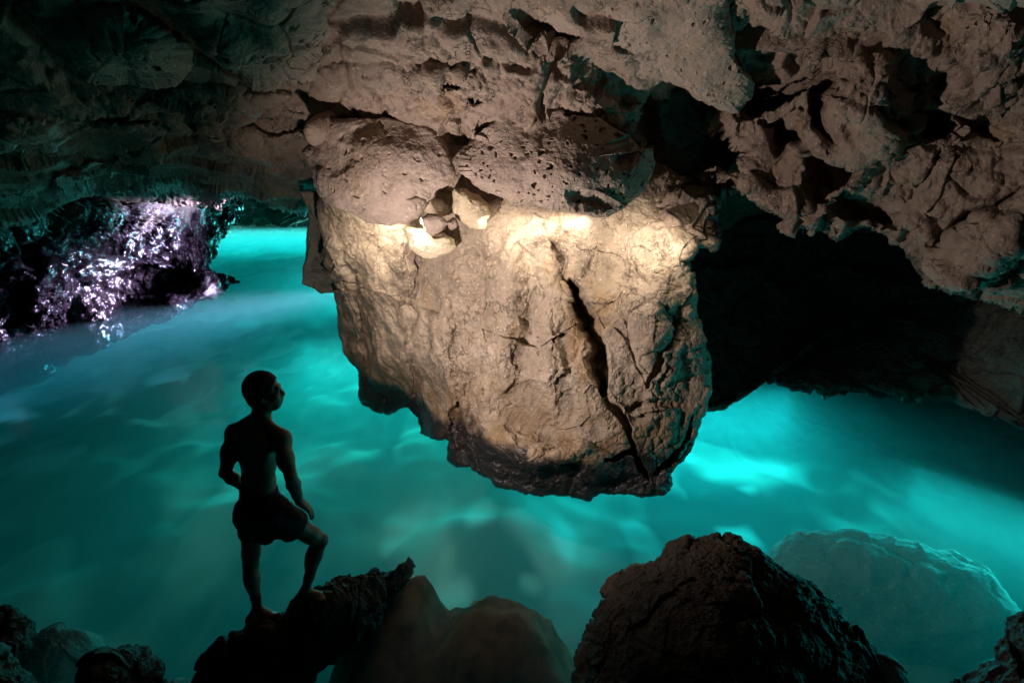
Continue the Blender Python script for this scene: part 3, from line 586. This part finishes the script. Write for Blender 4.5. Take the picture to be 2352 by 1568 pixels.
# foreground
SH = dict(block=.03, bs=2.0, joint=.008, block2=.02, bs2=4.5, joint2=.006, peb=((11, .010), (24, .008)), pebmask=0, crack=.006, soft=.05, ss=1.8, fine=.012, rough=.004)
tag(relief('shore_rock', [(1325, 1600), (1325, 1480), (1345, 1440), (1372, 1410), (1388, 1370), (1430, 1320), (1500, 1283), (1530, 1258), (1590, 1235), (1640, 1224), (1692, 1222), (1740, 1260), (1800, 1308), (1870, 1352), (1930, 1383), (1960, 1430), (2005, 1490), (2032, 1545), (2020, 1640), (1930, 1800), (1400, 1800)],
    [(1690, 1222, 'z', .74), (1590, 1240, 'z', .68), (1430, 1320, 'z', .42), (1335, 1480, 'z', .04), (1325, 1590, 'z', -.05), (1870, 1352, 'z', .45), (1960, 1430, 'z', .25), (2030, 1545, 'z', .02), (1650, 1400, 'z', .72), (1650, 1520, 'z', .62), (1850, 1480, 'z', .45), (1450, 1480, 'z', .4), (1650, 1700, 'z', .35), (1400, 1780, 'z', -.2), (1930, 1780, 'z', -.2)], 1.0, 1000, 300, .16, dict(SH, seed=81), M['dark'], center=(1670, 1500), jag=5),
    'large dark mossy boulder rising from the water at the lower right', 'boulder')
tag(relief('shore_rock', [(1378, 1360), (1395, 1340), (1430, 1318), (1455, 1300), (1482, 1302), (1500, 1330), (1450, 1400), (1400, 1400)], [(1380, 1365, 'z', .08), (1440, 1310, 'z', .22), (1450, 1380, 'z', .15)], .4, 300, 80, .1, dict(SH, seed=85), M['weed'], jag=4),
    'small brown rock peeping out behind the left flank of the large dark boulder', 'rock')
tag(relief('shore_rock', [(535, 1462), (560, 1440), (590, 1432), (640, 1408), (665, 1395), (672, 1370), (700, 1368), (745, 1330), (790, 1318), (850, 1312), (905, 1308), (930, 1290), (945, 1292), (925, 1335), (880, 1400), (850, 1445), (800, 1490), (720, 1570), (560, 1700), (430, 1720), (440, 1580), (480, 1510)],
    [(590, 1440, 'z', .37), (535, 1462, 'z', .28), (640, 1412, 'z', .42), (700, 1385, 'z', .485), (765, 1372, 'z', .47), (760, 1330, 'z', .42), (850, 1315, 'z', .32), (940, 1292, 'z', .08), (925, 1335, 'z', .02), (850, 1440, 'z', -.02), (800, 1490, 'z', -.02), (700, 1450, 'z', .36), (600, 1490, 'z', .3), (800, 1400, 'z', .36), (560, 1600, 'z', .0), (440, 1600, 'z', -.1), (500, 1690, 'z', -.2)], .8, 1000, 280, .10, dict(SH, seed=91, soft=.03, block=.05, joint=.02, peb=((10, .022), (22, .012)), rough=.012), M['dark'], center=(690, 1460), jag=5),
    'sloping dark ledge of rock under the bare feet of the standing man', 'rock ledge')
tag(relief('shore_rock', [(195, 1600), (200, 1530), (225, 1510), (260, 1500), (290, 1482), (318, 1485), (345, 1520), (360, 1600), (340, 1720), (210, 1720)], [(300, 1490, 'z', .35), (260, 1580, 'z', .3), (270, 1700, 'z', .1)], .6, 500, 140, .14, dict(SH, seed=95), M['dark'], jag=4),
    'pointed dark rock at the bottom edge left of the standing man', 'rock')
tag(relief('shore_rock', [(-200, 1390), (-20, 1385), (20, 1390), (60, 1412), (85, 1425), (80, 1470), (40, 1520), (-60, 1540), (-200, 1560)], [(0, 1395, 'z', .3), (70, 1430, 'z', .15), (0, 1500, 'z', .1), (-150, 1450, 'z', .4)], .6, 400, 110, .14, dict(SH, seed=97), M['dark'], jag=4),
    'low brown rock at the left edge of the picture, washed by the swell', 'rock')
tag(relief('shore_rock', [(-200, 1480), (-20, 1490), (20, 1520), (60, 1545), (95, 1570), (130, 1620), (100, 1750), (-200, 1750)], [(0, 1505, 'z', .5), (80, 1570, 'z', .3), (-150, 1600, 'z', .5), (50, 1700, 'z', .2)], .6, 400, 110, .14, dict(SH, seed=99), M['dark'], jag=4),
    'black jagged rock in the bottom left corner', 'rock')
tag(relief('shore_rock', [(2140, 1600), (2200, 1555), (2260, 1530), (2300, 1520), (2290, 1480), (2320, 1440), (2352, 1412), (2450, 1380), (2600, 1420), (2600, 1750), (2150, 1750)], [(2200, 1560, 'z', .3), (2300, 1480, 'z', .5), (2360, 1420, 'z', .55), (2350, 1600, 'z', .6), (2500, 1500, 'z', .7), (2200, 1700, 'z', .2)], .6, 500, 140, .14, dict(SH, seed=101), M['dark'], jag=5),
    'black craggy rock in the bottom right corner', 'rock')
# rocks under water
UW = dict(block=.10, bs=1.6, joint=.0, block2=.02, joint2=0, peb=((4, .03), (8, .015)), crack=.0, soft=.09, ss=1, fine=.01)
def sub(px, py, z, size, rot, seed, lab, mat='sub'):
    p = atz(px, py, z); tag(boulder('submerged_boulder', (p[0], p[1], z-size[2]*.9), size, dict(UW, seed=seed, **(dict(block=.03, soft=.10) if seed == 111 else {})), M[mat], 110, rot), lab, 'boulder', 'boulders under water')
sub(2045, 1262, -.58, (1.2, .62, .6), -.35, 111, 'big submerged boulder with a bright green rim beyond the large dark boulder')
sub(1990, 1530, -.08, (.42, .40, .6), .5, 115, 'pale submerged rock lit turquoise against the right flank of the large dark boulder')
sub(372, 1560, -.05, (.16, .25, .5), .2, 119, 'pale submerged rock lit turquoise beside the pointed rock')
sub(120, 1470, -.25, (.25, .3, .5), .2, 121, 'submerged stone glowing turquoise beside the left edge rock')
# ------------------------------------------------------------------ the standing man (one continuous skin grown from a distance field)
class Field:
    def __init__(s, lo, hi, h):
        s.lo = np.array(lo, float); s.h = h; s.n = np.ceil((np.array(hi)-s.lo)/h).astype(int)+1
        s.v = np.full(s.n, 1.0, F)
    def box(s, lo, hi):
        a = np.clip(np.floor((np.array(lo)-s.lo)/s.h).astype(int), 0, s.n); b = np.clip(np.ceil((np.array(hi)-s.lo)/s.h).astype(int)+1, 0, s.n)
        sl = tuple(slice(a[i], b[i]) for i in range(3))
        g = np.stack(np.meshgrid(*[s.lo[i]+s.h*np.arange(a[i], b[i]) for i in range(3)], indexing='ij'), -1).astype(F)
        return sl, g
    def put(s, d, sl, k, sub=False):
        v = s.v[sl]
        if sub:
            h = np.clip(.5-.5*(d+v)/k, 0, 1); s.v[sl] = v*(1-h)-d*h+k*h*(1-h)
        else:
            h = np.clip(.5+.5*(v-d)/k, 0, 1); s.v[sl] = v*(1-h)+d*h-k*h*(1-h)
    def cone(s, a, b, ra, rb, k=.02, sub=False):
        a = np.array(a, float); b = np.array(b, float); m = max(ra, rb)+k+.02
        sl, g = s.box(np.minimum(a, b)-m, np.maximum(a, b)+m)
        ab = (b-a).astype(F); t = np.clip(((g-a.astype(F))@ab)/float(ab@ab), 0, 1)
        d = np.linalg.norm(g-a.astype(F)-t[..., None]*ab, axis=-1)-(ra+(rb-ra)*t)
        s.put(d, sl, k, sub)
    def chain(s, pts, rad, k=.02):
        for i in range(len(pts)-1): s.cone(pts[i], pts[i+1], rad[i], rad[i+1], k)
    def ell(s, c, r, X=(1, 0, 0), Y=(0, 1, 0), k=.02, sub=False):
        c = np.array(c, float); r = np.array(r, float); X = np.array(X, float)/np.linalg.norm(X); Y = np.array(Y, float); Y = Y-X*(Y@X); Y /= np.linalg.norm(Y); Z = np.cross(X, Y)
        m = r.max()+k+.02; sl, g = s.box(c-m, c+m); q = g-c.astype(F)
        p = np.stack([q@X.astype(F)/F(r[0]), q@Y.astype(F)/F(r[1]), q@Z.astype(F)/F(r[2])], -1)
        k0 = np.linalg.norm(p, axis=-1); k1 = np.linalg.norm(p/r.astype(F), axis=-1)
        s.put(np.where(k0 < 1e-3, -r.min(), k0*(k0-1)/np.maximum(k1, 1e-6)), sl, k, sub)
    def cut(s, p, n):
        """keep only the side of the plane through p against n"""
        g = np.stack(np.meshgrid(*[s.lo[i]+s.h*np.arange(s.n[i]) for i in range(3)], indexing='ij'), -1)
        s.v = np.maximum(s.v, ((g-np.array(p))@np.array(n)).astype(F))
    def mesh(s):
        v = s.v; ins = v < 0; n = v.shape
        idx = -np.ones([k-1 for k in n], np.int64)
        cs = [ins[a:n[0]-1+a, b:n[1]-1+b, c:n[2]-1+c] for a in (0, 1) for b in (0, 1) for c in (0, 1)]
        tot = sum(c.astype(np.int8) for c in cs); act = (tot > 0) & (tot < 8)
        C = np.argwhere(act); idx[act] = np.arange(len(C))
        acc = np.zeros((len(C), 3)); cnt = np.zeros(len(C))
        cr = [(a, b, c) for a in (0, 1) for b in (0, 1) for c in (0, 1)]
        val = {q: v[C[:, 0]+q[0], C[:, 1]+q[1], C[:, 2]+q[2]] for q in cr}
        for i, p in enumerate(cr):
            for q in cr[i+1:]:
                if sum(abs(p[k]-q[k]) for k in range(3)) != 1: continue
                m = (val[p] < 0) != (val[q] < 0); t = val[p][m]/(val[p][m]-val[q][m])
                acc[m] += np.array(p)+t[:, None]*(np.array(q)-np.array(p)); cnt[m] += 1
        V = s.lo+s.h*(C+acc/cnt[:, None])
        Q = []
        for ax in range(3):
            b, c = [(1, 2), (2, 0), (0, 1)][ax]
            A = [slice(None)]*3; B = [slice(None)]*3; A[ax] = slice(0, -1); B[ax] = slice(1, None)
            e = ins[tuple(A)] != ins[tuple(B)]; E = np.argwhere(e)
            E = E[(E[:, b] > 0) & (E[:, c] > 0) & (E[:, b] < n[b]-1) & (E[:, c] < n[c]-1)]
            off = lambda db, dc: tuple((E+np.array([(-db if k == b else -dc if k == c else 0) for k in range(3)])).T)
            q = np.stack([idx[off(1, 1)], idx[off(0, 1)], idx[off(0, 0)], idx[off(1, 0)]], -1)
            fl = ins[tuple(E.T)]; q[~fl] = q[~fl][:, ::-1]; Q.append(q)
        return V, np.concatenate(Q)
    def noise(s, amp, sc, lo=None):
        g = np.argwhere(np.abs(s.v) < .03)
        P = s.lo+s.h*g; s.v[tuple(g.T)] += F(amp)*fbm(P, sc, 3)
vv = lambda *a: np.array(a, float)
UP = vv(0, 0, 1)
def az(d): return vv(sin(radians(d)), cos(radians(d)), 0)
BF = az(38); BL = vv(-BF[1], BF[0], 0)         # body: forward, left
HF = az(76); HL = vv(-HF[1], HF[0], 0)         # head
anL, knL, hiL = atz(592, 1402, .46), at(576, 1292, 3.20), at(581, 1170, 3.17)
anR, knR, hiR = atz(700, 1360, .575), at(734, 1240, 3.24), at(624, 1174, 3.07)
nk = at(602, 958, 3.11); hd = at(606, 899, 3.10)
shL, shR = at(540, 998, 3.17), at(647, 1011, 3.04)
elL, wrL = at(517, 1085, 3.07), at(566, 1122, 3.27)
elR, wrR = at(668, 1094, 2.94), at(687, 1150, 3.07)
def build_person():
    f = Field((-2.02, 2.70, .30), (-.92, 3.62, 2.22), .0062)
    pel = (hiL+hiR)/2; pf = az(45); pl = vv(-pf[1], pf[0], 0)
    wst = at(594, 1098, 3.11); cst = at(597, 1020, 3.12); up = (cst-wst)/np.linalg.norm(cst-wst)
    # trunk
    f.ell(pel+UP*.02-pf*.005, (.135, .095, .13), pl, pf)
    f.ell(hiL-pf*.035-UP*.01-pl*.015, (.06, .07, .085), pl, pf, .04); f.ell(hiR-pf*.035-UP*.01+pl*.015, (.06, .07, .085), pl, pf, .04)
    f.cone(pel, wst, .098, .088, .04)
    f.ell(wst+up*.0, (.120, .082, .12), BL, BF, .04)
    f.ell(cst-up*.01, (.145, .100, .16), BL, BF, .05)
    f.ell(cst+up*.07, (.148, .085, .09), BL, BF, .04)
    f.ell(cst+up*.02+BL*.10-BF*.06, (.065, .035, .10), BL, BF, .04); f.ell(cst+up*.02-BL*.10-BF*.06, (.065, .035, .10), BL, BF, .04)   # shoulder blades
    f.ell(cst-up*.09+BL*.105-BF*.02, (.045, .055, .12), BL, BF, .04); f.ell(cst-up*.09-BL*.105-BF*.02, (.045, .055, .12), BL, BF, .04)   # lats
    f.ell(cst+BL*.08+BF*.075, (.085, .04, .07), BL, BF, .04); f.ell(cst-BL*.08+BF*.075, (.085, .04, .07), BL, BF, .04)
    f.cone(cst+up*.10-BF*.125, wst-up*.02-BF*.105, .012, .012, .03, True)      # furrow of the spine
    # trapezius, neck
    f.chain([shL+UP*.03+BF*.0, nk-UP*.01+BL*.04-BF*.02], [.030, .040], .03); f.chain([shR+UP*.03, nk-UP*.01-BL*.04-BF*.02], [.030, .040], .03)
    f.chain([nk-UP*.05-BF*.01, hd-UP*.07-HF*.02], [.058, .052], .025)
    # arms
    for sh, el, wr, sd in ((shL, elL, wrL, 1), (shR, elR, wrR, -1)):
        f.ell(sh+BL*sd*.005, (.052, .058, .068), BL, BF, .035)
        m = sh*.5+el*.5; f.chain([sh, m, el], [.046, .043, .034], .02)
        f.ell(m-BF*.012, (.040, .045, .08), BL, BF, .02)
        a = wr-el; f.chain([el, el+a*.3, el+a*.75, wr], [.034, .041, .030, .024], .012)
    # legs
    for hi, kn, an, ft in ((hiL, knL, anL, az(30)*.93-UP*.36), (hiR, knR, anR, az(80))):
        t = kn-hi; hi2 = hi+(pel-hi)*.12; f.chain([hi2, hi+t*.35, hi+t*.8, kn], [.078, .074, .054, .047], .03)
        s_ = an-kn; bk = -ft+(s_/np.linalg.norm(s_))*float(ft@(s_/np.linalg.norm(s_)))
        f.chain([kn, kn+s_*.3, kn+s_*.7, an], [.045, .044, .032, .027], .02)
        u_ = s_/np.linalg.norm(s_); fh = -bk/np.linalg.norm(bk)
        f.ell(kn+s_*.30-fh*.022, (.040, .038, .10), np.cross(fh, u_), fh, .03)
        f.ell(kn+fh*.018, (.034, .03, .042), np.cross(fh, u_), fh, .025)
        # foot
        sd = np.cross(ft, UP); sd /= np.linalg.norm(sd); FU = np.cross(sd, ft)
        heel = an-ft*.04-FU*.048; ball = an+ft*.135-FU*.055
        f.chain([an, heel], [.036, .034], .03); f.chain([heel, an+ft*.04-FU*.05], [.032, .030], .02)
        f.chain([an+ft*.02-FU*.01, an+ft*.085-FU*.038], [.036, .030], .02)
        for q, (o, ln) in enumerate(((-.030, .060), (-.010, .058), (.008, .052), (.024, .045), (.038, .036))):
            sg = 1 if hi is hiR else -1
            b0 = an+ft*(.125-.008*q)-FU*.056+sd*o*sg; f.cone(an+ft*.07-FU*.042+sd*o*.6*sg, b0, .022, .018, .012)
            rt = .0135 if q == 0 else .0098
            f.chain([b0, b0+ft*ln*.55+FU*.004, b0+ft*ln-FU*.005], [rt+.002, rt, rt*.9], .006)
    # hands
    def hand(w, d, nrm, th, curl):
        d = d/np.linalg.norm(d); nrm = nrm-d*(nrm@d); nrm /= np.linalg.norm(nrm); sx = np.cross(d, nrm)*th
        for q in range(4):
            o = (q-1.5)*.0195; f.chain([w+sx*o*.55, w+d*.085+sx*o-d*.004*abs(q-1)], [.019, .0125], .012)
            ln = (.040, .045, .042, .032)[q]; p = w+d*(.088-.004*abs(q-1))+sx*o; dd = d
            for r in range(3):
                c = curl*(.5+.5*r)+.06*q; dd = d*cos(c)-nrm*sin(c); p2 = p+dd*ln*(1, .62, .48)[r]
                f.cone(p, p2, .0095-.0008*r, .0088-.0008*r, .005); p = p2
        p = w+d*.025-sx*.022; dd = d*.65-sx*.75; dd /= np.linalg.norm(dd)
        p2 = p+dd*.042-nrm*.006; f.cone(w+d*.01-sx*.008, p2, .018, .012, .012); p3 = p2+(d*.9-sx*.35-nrm*.2)*.034; f.cone(p2, p3, .0115, .010, .006); f.cone(p3, p3+(d-nrm*.25)*.022, .010, .0085, .006)
    th = knR-hiR; hand(wrR, (th/np.linalg.norm(th))*.75+vv(.30, .25, -.62), vv(-.1, -.25, 1), 1, .35)
    hand(wrL, vv(.75, .45, -.35), vv(-.4, .6, .3), -1, .5)
    # head
    f.ell(hd+UP*.022-HF*.012, (.091, .076, .092), HF, HL, .02)
    f.ell(hd-UP*.045+HF*.030, (.070, .060, .070), HF, HL, .03)
    f.cone(hd-UP*.085+HF*.055+HL*.018, hd-UP*.085+HF*.055-HL*.018, .024, .024, .025)      # chin
    f.chain([hd-UP*.03-HF*.01+HL*.055, hd-UP*.075+HF*.02+HL*.045], [.018, .018], .02); f.chain([hd-UP*.03-HF*.01-HL*.055, hd-UP*.075+HF*.02-HL*.045], [.018, .018], .02)
    f.cone(hd+UP*.022+HF*.083+HL*.03, hd+UP*.022+HF*.083-HL*.03, .011, .011, .015)      # brow
    for sd in (1, -1):
        f.ell(hd+UP*.004+HF*.095+HL*sd*.031, (.014, .016, .011), HF, HL, .012, True)
        f.ell(hd+UP*.002+HF*.079+HL*sd*.031, (.012, .013, .011), HF, HL, .004)
        f.ell(hd-UP*.022+HF*.066+HL*sd*.045, (.02, .02, .02), HF, HL, .02)
        f.ell(hd-UP*.005-HF*.008+HL*sd*.080, (.018, .008, .031), HF*.95+UP*.1, HL, .008); f.ell(hd-UP*.003-HF*.002+HL*sd*.089, (.009, .006, .017), HF, HL, .006, True)
    f.chain([hd+UP*.010+HF*.086, hd-UP*.018+HF*.101, hd-UP*.026+HF*.104], [.009, .0105, .011], .012)     # nose
    f.ell(hd-UP*.031+HF*.096+HL*.012, (.011, .009, .008), HF, HL, .006); f.ell(hd-UP*.031+HF*.096-HL*.012, (.011, .009, .008), HF, HL, .006)
    f.ell(hd-UP*.050+HF*.090, (.011, .022, .007), HF, HL, .006); f.ell(hd-UP*.062+HF*.087, (.011, .020, .008), HF, HL, .006)
    V, Q = f.mesh()
    body = mesh_obj('person', V, Q, None, skin_mat())
    tag(body, 'bare-backed man in dark swim shorts standing on the rock ledge, looking right', 'person')
    # swim shorts
    g = Field((-2.0, 2.75, .85), (-1.05, 3.6, 1.55), .0068)
    g.ell(pel+UP*.03-pf*.005, (.142, .108, .15), pl, pf, .03); g.cone(pel, wst-up*.03, .115, .105, .03)
    g.ell(hiL-pf*.045-UP*.02-pl*.02, (.075, .085, .11), pl, pf, .06); g.ell(hiR-pf*.045-UP*.02+pl*.02, (.075, .085, .11), pl, pf, .06)
    tL = (knL-hiL)/np.linalg.norm(knL-hiL); tR = (knR-hiR)/np.linalg.norm(knR-hiR)
    g.chain([hiL-pl*.012, hiL+tL*.20], [.086, .084], .05); g.chain([hiR, hiR+tR*.255], [.102, .090], .03)
    g.cone(hiR+tR*.03-UP*.05, hiR+tR*.20-UP*.045, .085, .075, .04); g.ell(pel-UP*.15+pf*.01, (.07, .07, .09), pl, pf, .05)
    g.noise(.010, 9); g.noise(.004, 28)
    ww = wst-up*.055; g.cut(ww, up*.97+BF*.0)
    gg = np.stack(np.meshgrid(*[g.lo[i]+g.h*np.arange(g.n[i]) for i in range(3)], indexing='ij'), -1)
    left = ((gg-(pel))@pl) > 0
    cutL = (gg-(hiL+tL*.185))@tL; cutR = (gg-(hiR+tR*.215))@tR
    hem = np.where(left, cutL, np.minimum(np.maximum(cutR, -9), 9)); g.v = np.maximum(g.v, hem.astype(F)*.9)
    Vs, Qs = g.mesh(); sh = mesh_obj('swim_shorts', Vs, Qs, None, cloth_mat(), body)
    # hair
    q = Field(hd-.17, hd+.17, .005)
    q.ell(hd+UP*.024-HF*.013, (.103, .087, .104), HF, HL, .01); q.ell(hd-UP*.03-HF*.052, (.046, .062, .068), HF, HL, .02)
    n1 = HF*.93-UP*.36; q.cut(hd+HF*.060+UP*.040, n1/np.linalg.norm(n1)); n2 = HF*.55-UP*.83; q.cut(hd-UP*.020+HF*.02, n2/np.linalg.norm(n2)); q.noise(.0035, 85)
    Vh, Qh = q.mesh(); mesh_obj('hair', Vh, Qh, None, hair_mat(), body)
build_person()
# ------------------------------------------------------------------ light
w = bpy.data.worlds.new('World'); S.world = w; w.use_nodes = True
bg = w.node_tree.nodes['Background']; sky = w.node_tree.nodes.new('ShaderNodeTexSky'); sky.sky_type = 'NISHITA'; sky.sun_disc = False; sky.sun_elevation = radians(8); sky.sun_rotation = radians(10)
w.node_tree.links.new(sky.outputs[0], bg.inputs[0]); bg.inputs[1].default_value = .0006
def lamp(name, ty, loc, power, col, target=None, **kw):
    l = bpy.data.lights.new(name, ty); l.energy = power; l.color = col
    for k, v in kw.items(): setattr(l, k, v)
    o = bpy.data.objects.new(name, l); COL.objects.link(o); o.location = loc
    if target is not None:
        from mathutils import Vector
        o.rotation_euler = (Vector(target)-Vector(loc)).to_track_quat('-Z', 'Y').to_euler()
    return o
WARM = (1.0, .68, .43)
lamp('torch', 'SPOT', (-1.25, 4.3, 1.75), 340, (1, .84, .77), (1.0, 6.4, 2.3), spot_size=radians(178), spot_blend=.75, shadow_soft_size=.05)
for k, (px, py, Y, pw, sz) in enumerate(((830, 512, 6.75, 15, .7), (985, 505, 6.02, 22, .3), (1230, 505, 6.02, 9, 1.1), (1490, 518, 5.66, 11, .8))):
    p = at(px, py, Y); lamp('gap_lamp', 'AREA', p, pw, (1, .85, .67), (p[0]-.1, p[1]+.9, p[2]-1.0), shape='RECTANGLE', size=sz, size_y=.08, spread=radians(150))
TEAL = (.02, .60, .58)
SP = radians(70)
lamp('channel_daylight', 'AREA', (-2.8, 14, -1.1), 225, (.03, .58, .54), (-3, 5, -1.9), shape='RECTANGLE', size=5, size_y=1.0, spread=SP)
lamp('channel_daylight_far', 'AREA', (-2.0, 28, -1.1), 2300, (.12, .58, .57), (-6, 14, -1.8), shape='RECTANGLE', size=10, size_y=1.2, spread=SP)
lamp('sea_daylight', 'AREA', (-14, 46, -1.1), 1900, (.25, .60, .58), (-11, 28, -1.6), shape='RECTANGLE', size=20, size_y=1.5, spread=SP)
lamp('hollow_daylight', 'AREA', (3.4, 10.5, -1.1), 290, (.02, .55, .58), (2.8, 4, -1.9), shape='RECTANGLE', size=4, size_y=1.0, spread=radians(115))
lamp('side_fill', 'AREA', (5.6, 5.6, -.5), 85, TEAL, (2.1, 3.0, -.1), shape='RECTANGLE', size=2, size_y=.6, spread=radians(140))  # added lamp under water, out of view, lighting the large boulder's right flank
lamp('mouth_daylight', 'AREA', (-2.4, 19, 1.1), 1300, (.75, .60, 1.0), (-9, 15.0, 1.1), shape='RECTANGLE', size=1.4, size_y=.7, spread=radians(40))
lamp('mouth_sky', 'AREA', (-3.6, 21, 2.2), 130, (.62, .60, 1.0), (-6, 20, 0), shape='RECTANGLE', size=2, size_y=3, spread=radians(90))
S.cycles.max_bounces = 8; S.cycles.diffuse_bounces = 3; S.cycles.volume_bounces = 1; S.cycles.glossy_bounces = 3; S.cycles.transparent_max_bounces = 10
S.cycles.caustics_reflective = False; S.cycles.caustics_refractive = False; S.cycles.sample_clamp_indirect = 4
S.cycles.use_denoising = True
S.view_settings.view_transform = 'Standard'; S.view_settings.look = 'None'; S.view_settings.exposure = 0; S.view_settings.gamma = 1
